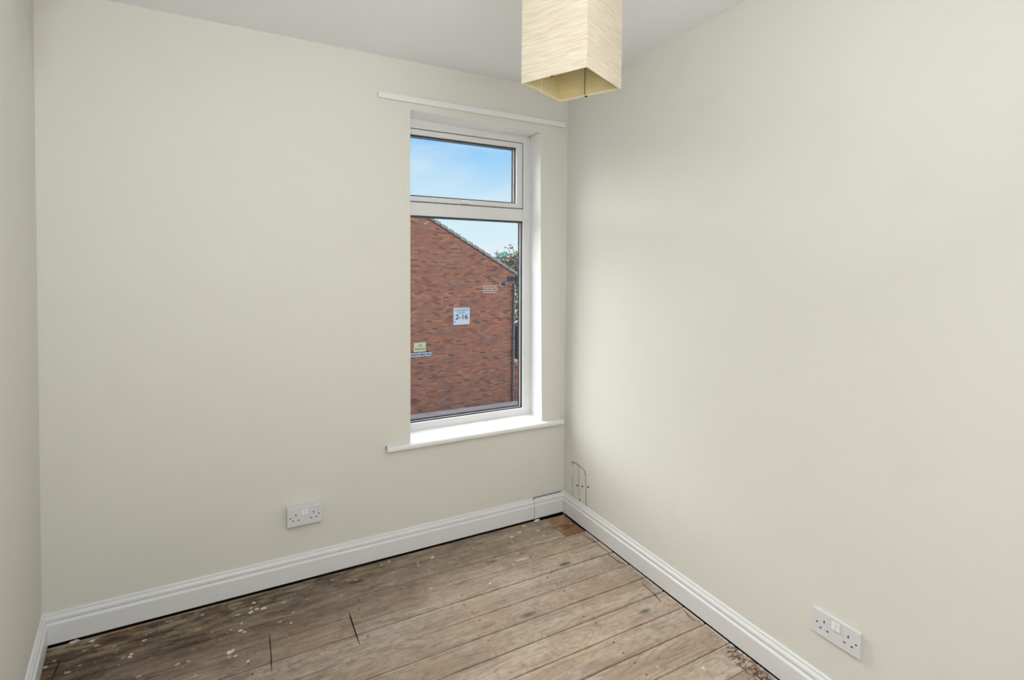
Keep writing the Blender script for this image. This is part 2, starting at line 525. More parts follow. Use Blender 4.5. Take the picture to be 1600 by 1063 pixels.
STONE = noisy('sill_stone', (0.034, 0.028, 0.033), (0.056, 0.047, 0.054), 9, 0.8, 0.25, 0.3)
LEAF = noisy('olive_leaf', (0.15, 0.145, 0.085), (0.34, 0.30, 0.21), 2.6, 0.6, 0.3, 0)
LEAF2 = noisy('green_leaf', (0.05, 0.10, 0.04), (0.12, 0.19, 0.08), 2.6, 0.6, 0.3, 0)
TEAL = noisy('blue_green_leaf', (0.26, 0.42, 0.38), (0.34, 0.52, 0.48), 1.2, 0.7, 0.3, 0)
BARK = noisy('bark', (0.06, 0.045, 0.035), (0.12, 0.09, 0.07), 6, 0.9, 0.2, 0.4)
FENCEWOOD = noisy('dark_fence_wood', (0.028, 0.028, 0.040), (0.06, 0.055, 0.07), 6, 0.8, 0.2, 0.3, (4, 4, 1))
RNDR = noisy('outside_render', (0.42, 0.36, 0.32), (0.5, 0.43, 0.38), 3, 0.9, 0.2, 0.2)

# ------------------------------------------------------------------ room shell
H = 2.45
YB = -3.25                         # wall behind the camera
LX, LS = -2.3414, 0.148            # left wall: x = LX - LS*y (it splays)
lx = lambda y: LX - LS * y


def struct(o, label=None):
    o['kind'] = 'structure'
    if label: o['label'] = label
    return o


# window wall with its slightly leaning opening
def wall_back():
    x0, x1, z0, z1 = LX - 0.35, 0.25, -0.25, H + 0.12
    ol_b, ol_t, or_b, or_t = -0.9270, -0.9352, -0.1555, -0.1858
    zb, ztl, ztr = 0.530, 2.2140, 2.1975
    mb = MB()
    out = [(x0, z0), (x1, z0), (x1, z1), (x0, z1)]
    inn = [(ol_b, zb), (or_b, zb), (or_t, ztr), (ol_t, ztl)]
    inn_back = [(ol_b, zb), (or_b - 0.004, zb), (or_t + 0.004, 2.200), (ol_t, 2.200)]
    y0, y1 = 0.0, 0.26
    vs = [(a, y0, b) for a, b in out + inn] + [(a, y1, b) for a, b in out + inn_back]
    fs = []
    for k in range(4):
        m = (k + 1) % 4
        fs += [(k, m, 4 + m, 4 + k), (8 + m, 8 + k, 12 + k, 12 + m), (k, 8 + k, 8 + m, m), (4 + k, 4 + m, 12 + m, 12 + k)]
    mb.add(vs, fs)
    o = mb.build('wall_back', WALL)
    o.data.materials.append(WHITE); o.data.materials.append(RNDR)
    for p in o.data.polygons:
        c = p.center + o.location
        if abs(p.normal.y) < 0.5 and x0 + 0.1 < c.x < x1 - 0.1 and 0.5 < c.z < 2.3:
            p.material_index = 1
        elif p.normal.y > 0.5:
            p.material_index = 2
    return o


WB = struct(wall_back())
WR = struct(MB().box(0.0, 0.15, YB - 0.15, 0.0, -0.25, H + 0.12).build('wall_right', WALL))
WL = struct(MB().prism([(lx(0.0), 0.0), (lx(YB - 0.15), YB - 0.15), (lx(YB - 0.15) - 0.15, YB - 0.15), (lx(0.0) - 0.15, 0.0)], 2, -0.25, H + 0.12).build('wall_left', WALL))
struct(MB().box(lx(YB) - 0.02, 0.0, YB - 0.15, YB, -0.25, H + 0.12).build('wall_front', WALL))
struct(MB().prism([(LX - 0.0, 0.0), (0.0, 0.0), (0.0, YB), (lx(YB), YB)], 2, H, H + 0.12).build('ceiling', CEIL))

# faint raised wallpaper joints on the window wall
for (jx, z0, z1) in ((-0.6303, 0.123, 0.5295), (-1.2084, 0.123, H)):
    MB().box(jx - 0.0008, jx + 0.0008, -0.0006, 0.0002, z0, z1).build('wallpaper_joint', WALL, WB)

# ------------------------------------------------------------------ floor
FL = struct(MB().prism([(LX, 0.0), (0.0, 0.0), (0.0, YB), (lx(YB), YB)], 2, -0.20, -0.022).build('floor', DIRT))
rng = random.Random(7)


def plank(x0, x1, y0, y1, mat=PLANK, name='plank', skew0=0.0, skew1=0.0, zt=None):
    """one board: x along its length, slightly ragged arrises; y0 < y1"""
    n = max(2, int((x1 - x0) / 0.10))
    zt = rng.uniform(-0.0012, 0.0006) if zt is None else zt
    g0 = rng.uniform(0.0010, 0.0027); g1 = rng.uniform(0.0010, 0.0027)
    bv = 0.0022
    top0, top1, lo0, lo1, b0, b1 = [], [], [], [], [], []
    for i in range(n + 1):
        t = i / n
        xa = x0 + (x1 - x0) * t
        ya = y0 + g0 + abs(rng.gauss(0, 0.0009)); yb = y1 - g1 - abs(rng.gauss(0, 0.0009))
        sx0 = skew0 * (1 - t) + skew1 * t
        top0.append((xa, ya + bv, zt)); top1.append((xa + sx0, yb - bv, zt))
        lo0.append((xa, ya, zt - bv)); lo1.append((xa + sx0, yb, zt - bv))
        b0.append((xa, ya, -0.022)); b1.append((xa + sx0, yb, -0.022))
    rows = [b0, lo0, top0, top1, lo1, b1]
    vs = [p for r in rows for p in r]
    fs = []
    for k in range(5):
        for i in range(n):
            fs.append((k * (n + 1) + i, k * (n + 1) + i + 1, (k + 1) * (n + 1) + i + 1, (k + 1) * (n + 1) + i))
    fs.append(tuple(k * (n + 1) for k in range(6)))
    fs.append(tuple(k * (n + 1) + n for k in range(5, -1, -1)))
    return MB().add(vs, fs).build(name, mat, FL)


seams = [-0.0165, -0.117, -0.2405, -0.357, -0.4735, -0.594, -0.710, -0.824, -0.941, -1.0555, -1.175, -1.291]
while seams[-1] > YB + 0.12:
    seams.append(seams[-1] - 0.1165)
seams.append(YB + 0.004)
PX = -0.146                        # left edge of the red-brown patch
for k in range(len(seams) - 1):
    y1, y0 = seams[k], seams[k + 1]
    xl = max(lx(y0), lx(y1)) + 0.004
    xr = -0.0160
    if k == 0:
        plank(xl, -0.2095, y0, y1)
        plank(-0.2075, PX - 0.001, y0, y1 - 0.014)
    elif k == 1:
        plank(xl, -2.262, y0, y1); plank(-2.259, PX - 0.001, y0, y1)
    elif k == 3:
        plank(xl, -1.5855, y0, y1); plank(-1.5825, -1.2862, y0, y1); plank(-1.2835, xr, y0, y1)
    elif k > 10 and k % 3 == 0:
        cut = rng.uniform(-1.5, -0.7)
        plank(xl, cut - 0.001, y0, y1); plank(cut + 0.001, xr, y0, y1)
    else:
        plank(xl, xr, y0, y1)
pp = plank(PX + 0.001, -0.0195, seams[2], -0.0285, REDPLANK, zt=-0.002)
pp['label'] = 'short reddish brown board patched into the corner'


def groove(pts, w, name='saw_cut', parent=FL, mat=DIRT, z=0.0009):
    """dark saw kerf in the boards: a shallow strip with ragged sides"""
    vs, fs = [], []
    n = len(pts)
    for i, (x, y) in enumerate(pts):
        d = Vector((pts[min(i + 1, n - 1)][0] - pts[max(i - 1, 0)][0], pts[min(i + 1, n - 1)][1] - pts[max(i - 1, 0)][1], 0)).normalized()
        s = Vector((-d.y, d.x, 0)) * w * (0.5 if 0 < i < n - 1 else 0.15) * rng.uniform(0.7, 1.2)
        vs += [(x - s.x, y - s.y, z), (x + s.x, y + s.y, z), (x + s.x, y + s.y, z - 0.004), (x - s.x, y - s.y, z - 0.004)]
    for i in range(n - 1):
        a = i * 4; b = a + 4
        fs += [(a, a + 1, b + 1, b), (a + 1, a + 2, b + 2, b + 1), (a + 2, a + 3, b + 3, b + 2), (a + 3, a, b, b + 3)]
    fs += [(0, 1, 2, 3), (n * 4 - 1, n * 4 - 2, n * 4 - 3, n * 4 - 4)]
    return MB().add(vs, fs).build(name, mat, parent)


groove([(-1.5838, -0.3115), (-1.5845, -0.36), (-1.584, -0.42), (-1.585, -0.473), (-1.5862, -0.529)], 0.0046)
groove([(-1.286, -0.3277), (-1.2855, -0.38), (-1.2852, -0.43), (-1.2845, -0.474), (-1.2829, -0.5313)], 0.0046)
groove([(-2.2616, -0.1165), (-2.262, -0.17), (-2.257, -0.24)], 0.0040)
groove([(-0.053, -0.255), (-0.048, -0.33), (-0.041, -0.355), (-0.043, -0.44), (-0.038, -0.47)], 0.0028, 'edge_split')
groove([(-0.050, -0.480), (-0.046, -0.56), (-0.034, -0.585)], 0.0024, 'edge_split')
groove([(-0.062, -0.735), (-0.066, -0.79), (-0.069, -0.83), (-0.078, -0.875)], 0.0038, 'edge_split')
groove([(-0.030, -0.955), (-0.040, -0.99), (-0.043, -1.03)], 0.0022, 'edge_split')
groove([(-0.062, -1.30), (-0.066, -1.35), (-0.07, -1.39)], 0.0045, 'edge_split')

# dried paint drops and crumbs that stand out singly on the boards
def blob(cx, cy, rx, ry, rot, name, mat, parent, h=0.0014, seed=0):
    r = random.Random(seed)
    n = 14
    top, low = [], []
    for i in range(n):
        a = 2 * math.pi * i / n
        k = r.uniform(0.45, 1.30)
        dx, dy = rx * math.cos(a) * k, ry * math.sin(a) * k
        X = cx + dx * math.cos(rot) - dy * math.sin(rot); Y = cy + dx * math.sin(rot) + dy * math.cos(rot)
        low.append((X, Y, -0.0012)); top.append((cx + (X - cx) * 0.8, cy + (Y - cy) * 0.8, h))
    vs = low + top
    fs = [tuple(range(n, 2 * n))] + [(i, (i + 1) % n, n + (i + 1) % n, n + i) for i in range(n)] + [tuple(range(n - 1, -1, -1))]
    return MB().add(vs, fs).build(name, mat, parent)


SPOTS = [(-2.163, -0.085, 0.0095, 0.0071),
         (-2.184, -0.048, 0.0097, 0.0072),
         (-1.717, -0.351, 0.0143, 0.0107),
         (-1.721, -0.377, 0.0117, 0.0088),
         (-1.698, -0.382, 0.0082, 0.0061),
         (-1.659, -0.433, 0.0069, 0.0052),
         (-1.693, -0.136, 0.0105, 0.0078),
         (-1.624, -0.132, 0.0107, 0.008),
         (-1.646, -0.143, 0.0105, 0.0078),
         (-1.783, -0.201, 0.0062, 0.0047),
         (-1.633, -0.082, 0.0082, 0.0061),
         (-1.598, -0.141, 0.0134, 0.01),
         (-1.542, -0.26, 0.0102, 0.0077),
         (-1.044, -0.044, 0.0077, 0.0058),
         (-0.844, -0.104, 0.0127, 0.0095),
         (-0.78, -0.185, 0.0125, 0.0094),
         (-1.351, -0.447, 0.0037, 0.0028),
         (-1.417, -0.516, 0.0047, 0.0036),
         (-2.28, -0.109, 0.0058, 0.0043),
         (-2.3, -0.131, 0.0068, 0.0051),
         (-2.243, -0.021, 0.0145, 0.0109),
         (-0.455, -0.087, 0.0102, 0.0076),
         (-0.407, -0.112, 0.0137, 0.0103),
         (-0.348, -0.091, 0.0139, 0.0104),
         (-0.299, -0.138, 0.0087, 0.0065),
         (-0.248, -0.126, 0.0105, 0.0078),
         (-0.293, -0.042, 0.0108, 0.0081),
         (-0.053, -0.059, 0.0092, 0.0069),
         (-0.68, -0.422, 0.0117, 0.0088),
         (-0.932, -0.334, 0.0072, 0.0054),
         (-0.091, -0.869, 0.0055, 0.0041),
         (-0.052, -1.136, 0.0037, 0.0028),
         (-0.206, -1.217, 0.0093, 0.007),
         (-0.203, -1.231, 0.007, 0.0052),
         (-2.04, -0.198, 0.007, 0.0052),
         (-2.042, -0.211, 0.007, 0.0052),
         (-2.009, -0.1, 0.005, 0.0037),
         (-1.504, -0.288, 0.0064, 0.0048),
         (-1.685, -0.243, 0.01, 0.0075),
         (-1.751, -0.264, 0.0049, 0.0037),
         (-1.67, -0.259, 0.0074, 0.0056)]
for i, (sx, sy, rx, ry) in enumerate(SPOTS):
    blob(sx, sy, rx, ry, rng.uniform(-0.5, 0.5), 'paint_spot', PAINTSPOT if i % 3 else DULLSPOT, FL, 0.0010, i)

for k in range(2, 12):             # rusty nail heads along the joists
    yc = (seams[k] + seams[k + 1]) / 2
    for jx in (-0.42, -0.83, -1.24, -1.65):
        for dy in (-0.03, 0.03):
            if rng.random() < 0.6:
                nx = jx + rng.uniform(-0.012, 0.012); ny = yc + dy
                MB().prism([(nx + 0.0032 * math.cos(a * math.pi / 4), ny + 0.0032 * math.sin(a * math.pi / 4)) for a in range(8)],
                           2, -0.004, 0.0009).build('nail', NAIL, FL)

# ------------------------------------------------------------------ skirting boards
PROF = [(0.0, 0.0085), (0.0175, 0.0085), (0.0180, 0.0100), (0.0180, 0.0800), (0.0170, 0.0828), (0.0135, 0.0845), (0.0105, 0.0870),
        (0.0098, 0.0895), (0.0120, 0.0920), (0.0135, 0.0965), (0.0135, 0.1010), (0.0120, 0.1060), (0.0088, 0.1098),
        (0.0072, 0.1115), (0.0072, 0.1175), (0.0060, 0.1210), (0.0, 0.1225)]


def skirting(name, a, b, inward, m0, m1, parent=None, zs=1.0):
    """profile swept from a to b (wall line, xy); inward = unit vector into the room; m0/m1 = mitre shift along the run per unit depth"""
    a = Vector((a[0], a[1])); b = Vector((b[0], b[1])); d = (b - a).normalized(); nrm = Vector(inward)
    vs = []
    for end, mm in ((a, m0), (b, m1)):
        for (u, z) in PROF:
            q = end + nrm * u + d * (u * mm)
            vs.append((q.x, q.y, z * zs))
    n = len(PROF)
    fs = [(i, i + 1, n + i + 1, n + i) for i in range(n - 1)] + [(n - 1, 0, n, 2 * n - 1)]
    fs += [tuple(range(n)), tuple(range(2 * n - 1, n - 1, -1))]
    o = MB().add(vs, fs).build(name, SKIRT, parent)
    return o


JX = -0.2086
BB = struct(skirting('baseboard_back', (lx(0.0), 0.0), (JX - 0.0008, 0.0), (0, -1), 0.86, 0.0, zs=1.0))
cbd = skirting('corner_board', (JX + 0.0008, 0.0), (0.0, 0.0), (0, -1), 0.0, -1.0, parent=BB)
cbd['label'] = 'short separate piece of white skirting in the corner'
MB().box(JX + 0.002, -0.022, -0.0062, -0.0002, 0.1222, 0.1240).build('crack', CRACK, BB)
ckm = MB()
for (za, zb, dd) in ((0.014, 0.034, 0.0184), (0.044, 0.056, 0.0184), (0.060, 0.082, 0.0184), (0.089, 0.098, 0.0137), (0.106, 0.1222, 0.0090)):
    ckm.box(JX - 0.0011, JX + 0.0011, -dd, -0.004, za, zb)
ckm.build('crack', CRACK, BB)
struct(skirting('baseboard_right', (0.0, 0.0), (0.0, YB), (-1, 0), 1.0, 0.0))
ln = Vector((1, LS)).normalized()
struct(skirting('baseboard_left', (lx(0.0), 0.0), (lx(YB), YB), (ln.x, ln.y), 0.86, 0.0))
# lump of filler where the two lengths of skirting meet the floor
blob(-0.200, -0.0275, 0.020, 0.009, 0.2, 'filler_lump', PLASTER, FL, 0.006, 77)

# debris lining coloured near-black for the shade in the joint under the skirting
MB().prism([(-0.0165, -0.022), (-0.0005, -0.022), (-0.0005, 0.0070), (-0.0040, 0.0070), (-0.0045, -0.014), (-0.0165, -0.016)], 0, lx(0.0) + 0.01, -0.005).build('joint_lining', GAP, FL)
MB().prism([(-0.0160, -0.022), (-0.0005, -0.022), (-0.0005, 0.0070), (-0.0040, 0.0070), (-0.0045, -0.014), (-0.0160, -0.016)], 1, YB + 0.01, -0.02).build('joint_lining', GAP, FL)

# ------------------------------------------------------------------ window
SH = lambda x, y, z: (x - 0.0095 * (z - 1.4), y, z)      # the whole window leans a touch
WIN = empty('window_1', (-0.55, 0.125, 0.56)); struct(WIN, 'white plastic window with a top opening light above a fixed pane')
XL, XR = -1.020, -0.158
Y0, Y1 = 0.125, 0.190
ZB, ZT = 0.560, 2.215
ft = MB()
ft.ring(XL, XR, ZB, ZT, (0.045, 0.0605, 0.048, 0.0555), Y0, Y1)          # outer frame incl. stop
ft.box(XL + 0.045, XR - 0.0605, Y0, Y1, 1.7065, 1.7760)
frame = ft.build('frame', PVC, WIN, bevel=0.003, shear=SH)
GXL, GXR = XL + 0.045, XR - 0.0605
# top vent sash
sash = MB().ring(GXL + 0.005, GXR - 0.0055, 1.7805, 2.1555, (0.038, 0.0390, 0.0260, 0.0285), Y0 - 0.002, Y1 - 0.005).build('sash', PVC, WIN, bevel=0.003, shear=SH)
MB().ring(GXL - 0.002, GXR + 0.002, 1.7745, 2.1615, (0.006, 0.0075, 0.0065, 0.0055), Y0 + 0.004, Y0 + 0.012).build('seal', BLACK, WIN, shear=SH)


def glazing(x0, x1, z0, z1, par, nm='pane'):
    MB().ring(x0 - 0.004, x1 + 0.004, z0 - 0.004, z1 + 0.004, (0.009, 0.009, 0.009, 0.010), Y0 + 0.012, Y0 + 0.020).build('gasket', BLACK, par, shear=SH)
    p = MB().box(x0 - 0.003, x1 + 0.003, Y0 + 0.021, Y0 + 0.024, z0 - 0.003, z1 + 0.003).build(nm, GLASS, par, shear=SH)
    MB().ring(x0 - 0.003, x1 + 0.003, z0 - 0.003, z1 + 0.003, (0.009, 0.009, 0.006, 0.009), Y0 + 0.025, Y0 + 0.036).build('spacer_bar', ALU, par, shear=SH)
    MB().ring(x0 - 0.003, x1 + 0.003, z0 - 0.003, z1 + 0.003, (0.014, 0.014, 0.013, 0.012), Y0 + 0.037, Y0 + 0.043).build('outer_gasket', BLACK, par, shear=SH)
    MB().box(x0 - 0.003, x1 + 0.003, Y0 + 0.044, Y0 + 0.047, z0 - 0.003, z1 + 0.003).build('outer_pane', GLASS, par, shear=SH)


glazing(GXL + 0.043, GXR - 0.0445, 1.8065, 2.1270, sash)
glazing(GXL, GXR, 0.608, 1.7065, WIN)
# vent handle on the bottom rail of the sash
hd = MB(); hd.box(-0.612, -0.548, 0.1150, 0.1235, 1.7835, 1.8010)
hdl = hd.build('handle', PVC, sash, bevel=0.003, shear=SH)
hv = MB(); hv.prism([(-0.606, 1.786), (-0.575, 1.786), (-0.556, 1.7785), (-0.545, 1.7785), (-0.553, 1.7960), (-0.606, 1.7975)], 1, 0.098, 0.1145)
hv.build('handle_lever', SWITCH, sash, bevel=0.003, shear=SH)
# inside sill board with rounded nosing and horns
sill_poly = [(0.125, 0.5685), (-0.004, 0.5575), (-0.028, 0.5555), (-0.0335, 0.5530), (-0.0360, 0.5475), (-0.0360, 0.5375), (-0.0335, 0.5320), (-0.028, 0.5295), (-0.004, 0.5295), (0.0, 0.5295), (0.125, 0.5295)]
sb = MB()
sb.prism([p for p in sill_poly], 0, -0.9262, -0.1568)
sill = sb.build('window_sill', WHITE, WIN)
nose = [(0.0, 0.5578), (-0.004, 0.5575), (-0.028, 0.5555), (-0.0335, 0.5530), (-0.0360, 0.5475), (-0.0360, 0.5375), (-0.0335, 0.5320), (-0.028, 0.5295), (0.0, 0.5295)]
MB().prism([(a, b) for a, b in nose], 0, -1.0500, -0.9262).build('sill_horn', WHITE, WIN)
MB().prism([(a, b) for a, b in nose], 0, -0.1568, -0.0260).build('sill_horn', WHITE, WIN)
for (cx, n_) in ((-1.0512, 3), (-0.0245, 4)):
    cm = MB()
    for q in range(n_):
        zz = 0.538 + q * 0.007 + rng.uniform(-0.002, 0.002)
        w = rng.uniform(0.0006, 0.0018)
        cm.box(cx - w, cx + w, -0.006, -0.0002, zz, zz + rng.uniform(0.002, 0.006))
    cm.build('crack', CRACK, WIN)
# outside stone cill
MB().prism([(0.189, 0.604), (0.365, 0.582), (0.365, 0.50), (0.189, 0.50)], 0, -1.10, 0.02).build('outside_sill', STONE, WIN)
# dark crack at the top right corner of the reveal
groove_pts = [(0.004, 2.1978), (0.03, 2.1984), (0.06, 2.1992), (0.10, 2.2000), (0.121, 2.2002)]
ck = MB()
for (ya, za), (yb, zb) in zip(groove_pts[:-1], groove_pts[1:]):
    xa = -0.1858 + 0.004 * ya / 0.26
    ck.box(xa - 0.0006, xa, ya + 0.004, yb - 0.006, za - 0.0024, za - 0.0014)
ck.box(-0.1890, -0.1860, 0.116, 0.121, 2.1930, 2.1985)
ck.build('crack', CRACK, WIN)

# ------------------------------------------------------------------ curtain batten
bt = empty('curtain_batten', (-0.562, -0.008, 2.243))
tag(bt, 'long white painted wooden curtain batten fixed above the window', 'batten')
MB().prism([(-1.0960, 2.2452), (-0.0285, 2.2418), (-0.0285, 2.2710), (-1.0960, 2.2722)], 1, -0.0190, 0.0).build('board', BATTEN, bt, bevel=0.0015)
for (sx, sz) in ((-0.22, 2.2755), (-0.648, 2.2735), (-1.07, 2.2738)):
    MB().tube([(sx, -0.006, sz - 0.003), (sx, -0.0165, sz - 0.0045)], 0.0022, 6).build('nail', NAIL, bt)

# ------------------------------------------------------------------ marks on the right-hand wall: outline of an old boxing, screw holes
def wall_line(pts, w, mat=CRACK, name='crack', par=WR):
    mb = MB()
    for (ya, za), (yb, zb) in zip(pts[:-1], pts[1:]):
        d = Vector((yb - ya, zb - za)); L = d.length; d /= L; s = Vector((-d.y, d.x)) * w * rng.uniform(0.35, 0.65)
        p = [(ya - s.x, za - s.y), (yb - s.x, zb - s.y), (yb + s.x, zb + s.y), (ya + s.x, za + s.y)]
        mb.prism(p, 0, -0.0009, 0.0004)
    return mb.build(name, mat, par)


def jitter(pts, n, a):
    out = []
    for (ya, za), (yb, zb) in zip(pts[:-1], pts[1:]):
        for i in range(n):
            t = i / n
            out.append((ya + (yb - ya) * t + rng.uniform(-a, a), za + (zb - za) * t + rng.uniform(-a, a)))
    out.append(pts[-1])
    return out


wall_line(jitter([(-0.084, 0.3235), (-0.120, 0.3275), (-0.160, 0.3250), (-0.190, 0.3205)], 3, 0.0006), 0.0034)
wall_line(jitter([(-0.190, 0.3205), (-0.207, 0.3110), (-0.2155, 0.2930)], 3, 0.0005), 0.0048)
wall_line(jitter([(-0.2155, 0.2930), (-0.2185, 0.24), (-0.2210, 0.19), (-0.2230, 0.134)], 6, 0.0008), 0.0028)
wall_line(jitter([(-0.086, 0.3225), (-0.096, 0.3120), (-0.088, 0.3105)], 2, 0.0005), 0.0026)
wall_line(jitter([(-0.152, 0.3250), (-0.153, 0.25), (-0.155, 0.16)], 6, 0.0008), 0.0011)
wall_line(jitter([(-0.091, 0.245), (-0.0925, 0.20), (-0.096, 0.128)], 6, 0.0012), 0.0014)
wall_line(jitter([(-0.157, 0.142), (-0.166, 0.133), (-0.160, 0.127)], 2, 0.001), 0.0045)
wall_line(jitter([(-0.2215, 0.140), (-0.228, 0.128)], 2, 0.001), 0.0050)
for (hy, hz) in ((-0.1372, 0.2062), (-0.1859, 0.2197), (-0.2390, 0.2369)):
    MB().tube([(-0.0008, hy, hz), (0.0006, hy, hz)], 0.0060, 10).build('screw_hole', SLOT, WR)
# paint drips left as a crack on the window wall over the right skirting end is part of the skirting itself


# ------------------------------------------------------------------ double sockets
def socket(name, origin, ux, depth_box, label):
    """origin = lower left corner of the plate on the wall surface, ux = +1 along x on the back wall / along -y on the right wall"""
    if ux == 'back':
        T = lambda u, v, d: (origin[0] + u, origin[1] - d, origin[2] + v)
    else:
        T = lambda u, v, d: (origin[0] - d, origin[1] - u, origin[2] + v)
    W, Hh = 0.1475, 0.0830
    root = empty(name, T(W / 2, 0, 0)); tag(root, label, 'socket', 'double wall sockets')

    def bx(u0, u1, v0, v1, d0, d1, nm, mat, bevel=0.0, par=None):
        ps = [T(u, v, d) for d in (d0, d1) for (u, v) in ((u0, v0), (u1, v0), (u1, v1), (u0, v1))]
        return MB().add(ps, [(0, 1, 2, 3), (7, 6, 5, 4), (0, 4, 5, 1), (1, 5, 6, 2), (2, 6, 7, 3), (3, 7, 4, 0)]).build(nm, mat, par or root, bevel=bevel)
    if depth_box > 0:
        bx(0.0015, W - 0.0015, 0.0015, Hh - 0.0015, 0.0, depth_box, 'back_box', SOCKET, 0.003)
    D = depth_box
    fp = bx(0, W, 0, Hh, D, D + 0.0095, 'face_plate', SOCKET, 0.0028)
    D += 0.0095
    for c in (0.0365, 0.1110):
        s = 1 if c < 0.07 else 1
        bx(c - 0.0020, c + 0.0020, 0.0475, 0.0560, D - 0.001, D + 0.0003, 'earth_slot', SLOT, par=fp)
        bx(c - 0.0145, c - 0.0075, 0.0250, 0.0292, D - 0.001, D + 0.0003, 'pin_slot', SLOT, par=fp)
        bx(c + 0.0075, c + 0.0145, 0.0250, 0.0292, D - 0.001, D + 0.0003, 'pin_slot', SLOT, par=fp)
    for u in (0.0135, 0.1340):
        p = [T(u + 0.0030 * math.cos(a * math.pi / 4), 0.0405 + 0.0030 * math.sin(a * math.pi / 4), d) for d in (D - 0.001, D + 0.0003) for a in range(8)]
        MB().add(p, [tuple(range(8)), tuple(range(15, 7, -1))] + [(i, (i + 1) % 8, 8 + (i + 1) % 8, 8 + i) for i in range(8)]).build('screw', SLOT, fp)
    for u in (0.0610, 0.0745):
        ps = [T(u, 0.0470, D - 0.001), T(u + 0.0120, 0.0470, D - 0.001), T(u + 0.0120, 0.0720, D - 0.001), T(u, 0.0720, D - 0.001),
              T(u, 0.0475, D + 0.0045), T(u + 0.0120, 0.0475, D + 0.0045), T(u + 0.0120, 0.0715, D + 0.0012), T(u, 0.0715, D + 0.0012)]
        MB().add(ps, [(0, 3, 2, 1), (4, 5, 6, 7), (0, 1, 5, 4), (1, 2, 6, 5), (2, 3, 7, 6), (3, 0, 4, 7)]).build('switch', SWITCH, fp, bevel=0.0008)
    return root


socket('double_socket', (-1.5000, 0.0, 0.2690), 'back', 0.0305, 'white double socket on a raised back box under the left of the window')
socket('double_socket', (0.0, -1.4895, 0.2480), 'right', 0.0, 'white double socket set flush in the right hand wall')

# ------------------------------------------------------------------ pendant lamp
PC = Vector((-0.8755, -1.3135)); ZB_ = 1.940
LT = empty('pendant_lamp', (PC.x, PC.y, ZB_)); tag(LT, 'square cream crinkled paper pendant lampshade hanging from the ceiling', 'lamp')
HS = 0.1985 / 2; SHH = 0.34
ang = math.atan2(0.181, -0.085)
e1 = Vector((math.cos(ang), math.sin(ang))); e2 = Vector((-e1.y, e1.x))
crn = lambda a, b, h=HS: PC + e1 * (a * h) + e2 * (b * h)
sq = [(-1, -1), (1, -1), (1, 1), (-1, 1)]
sm = MB()
T_ = 0.0016
NZ = 2
for k in range(4):
    a = crn(*sq[k]); b = crn(*sq[(k + 1) % 4]); ai = crn(*sq[k], HS - T_); bi = crn(*sq[(k + 1) % 4], HS - T_)
    sm.add([(a.x, a.y, ZB_), (b.x, b.y, ZB_), (b.x, b.y, ZB_ + SHH), (a.x, a.y, ZB_ + SHH),
            (ai.x, ai.y, ZB_), (bi.x, bi.y, ZB_), (bi.x, bi.y, ZB_ + SHH), (ai.x, ai.y, ZB_ + SHH)],
           [(0, 1, 2, 3), (5, 4, 7, 6), (1, 0, 4, 5), (3, 2, 6, 7)])
shd = sm.build('shade', SHADE, LT)
shd.data.materials.append(LINING)
for k in range(4):
    shd.data.polygons[k * 4 + 1].material_index = 1
for zz in (ZB_ + 0.004, ZB_ + SHH - 0.004):
    pts = [crn(a, b, HS - 0.004) for a, b in sq]
    wr = MB()
    wr.tube([(p.x, p.y, zz) for p in pts + pts[:1]], 0.0012, 6)
    wr.build('rim_wire', BATTEN, LT)
for (a, b, mat) in ((0.0, 1, BATTEN), (1, 0.06, BATTEN), (0.14, -1, WIRE), (-1, 0.0, BATTEN)):
    p = crn(a, b, HS - 0.0035)
    MB().tube([(p.x, p.y, ZB_ + 0.002), (p.x, p.y, ZB_ + SHH - 0.004)], 0.0009, 6).build('rib_wire', mat, shd)
for (a, b) in ((0.04, 1), (0.09, -1)):
    p = crn(a, b, HS - 0.003)
    MB().box(p.x - 0.0025, p.x + 0.0025, p.y - 0.003, p.y + 0.003, ZB_ - 0.0012, ZB_ + 0.002).build('clip', BLACK, shd)
# spider, lampholder, flex and ceiling rose
spd = MB()
zs = ZB_ + SHH - 0.05
for (a, b) in ((1, 0), (-1, 0), (0, 1), (0, -1)):
    p = crn(a, b, HS - 0.004)
    spd.tube([(p.x, p.y, zs), (PC.x + (p.x - PC.x) * 0.2, PC.y + (p.y - PC.y) * 0.2, zs - 0.02)], 0.0012, 6)
spd.build('spider', BATTEN, LT)
MB().tube([(PC.x, PC.y, zs - 0.045), (PC.x, PC.y, zs - 0.01), (PC.x, PC.y, zs + 0.02)], [0.019, 0.019, 0.010], 14).build('lamp_holder', CORD, LT)
MB().tube([(PC.x, PC.y, zs + 0.018), (PC.x, PC.y, H - 0.02)], 0.0032, 8).build('flex', CORD, LT)
MB().tube([(PC.x, PC.y, H - 0.028), (PC.x, PC.y, H - 0.020), (PC.x, PC.y, H)], [0.022, 0.040, 0.043], 20).build('ceiling_rose', CORD, LT)

# ------------------------------------------------------------------ small loose thing on the floor
sc = MB().prism([(-0.497, -0.3275), (-0.494, -0.3225), (-0.460, -0.3240), (-0.426, -0.3275), (-0.4245, -0.3325), (-0.455, -0.3300)], 2, 0.0004, 0.0045).build('plaster_sliver', PLASTER, bevel=0.0008)
tag(sc, 'thin white sliver of plaster lying on the floorboards near the window', 'plaster')

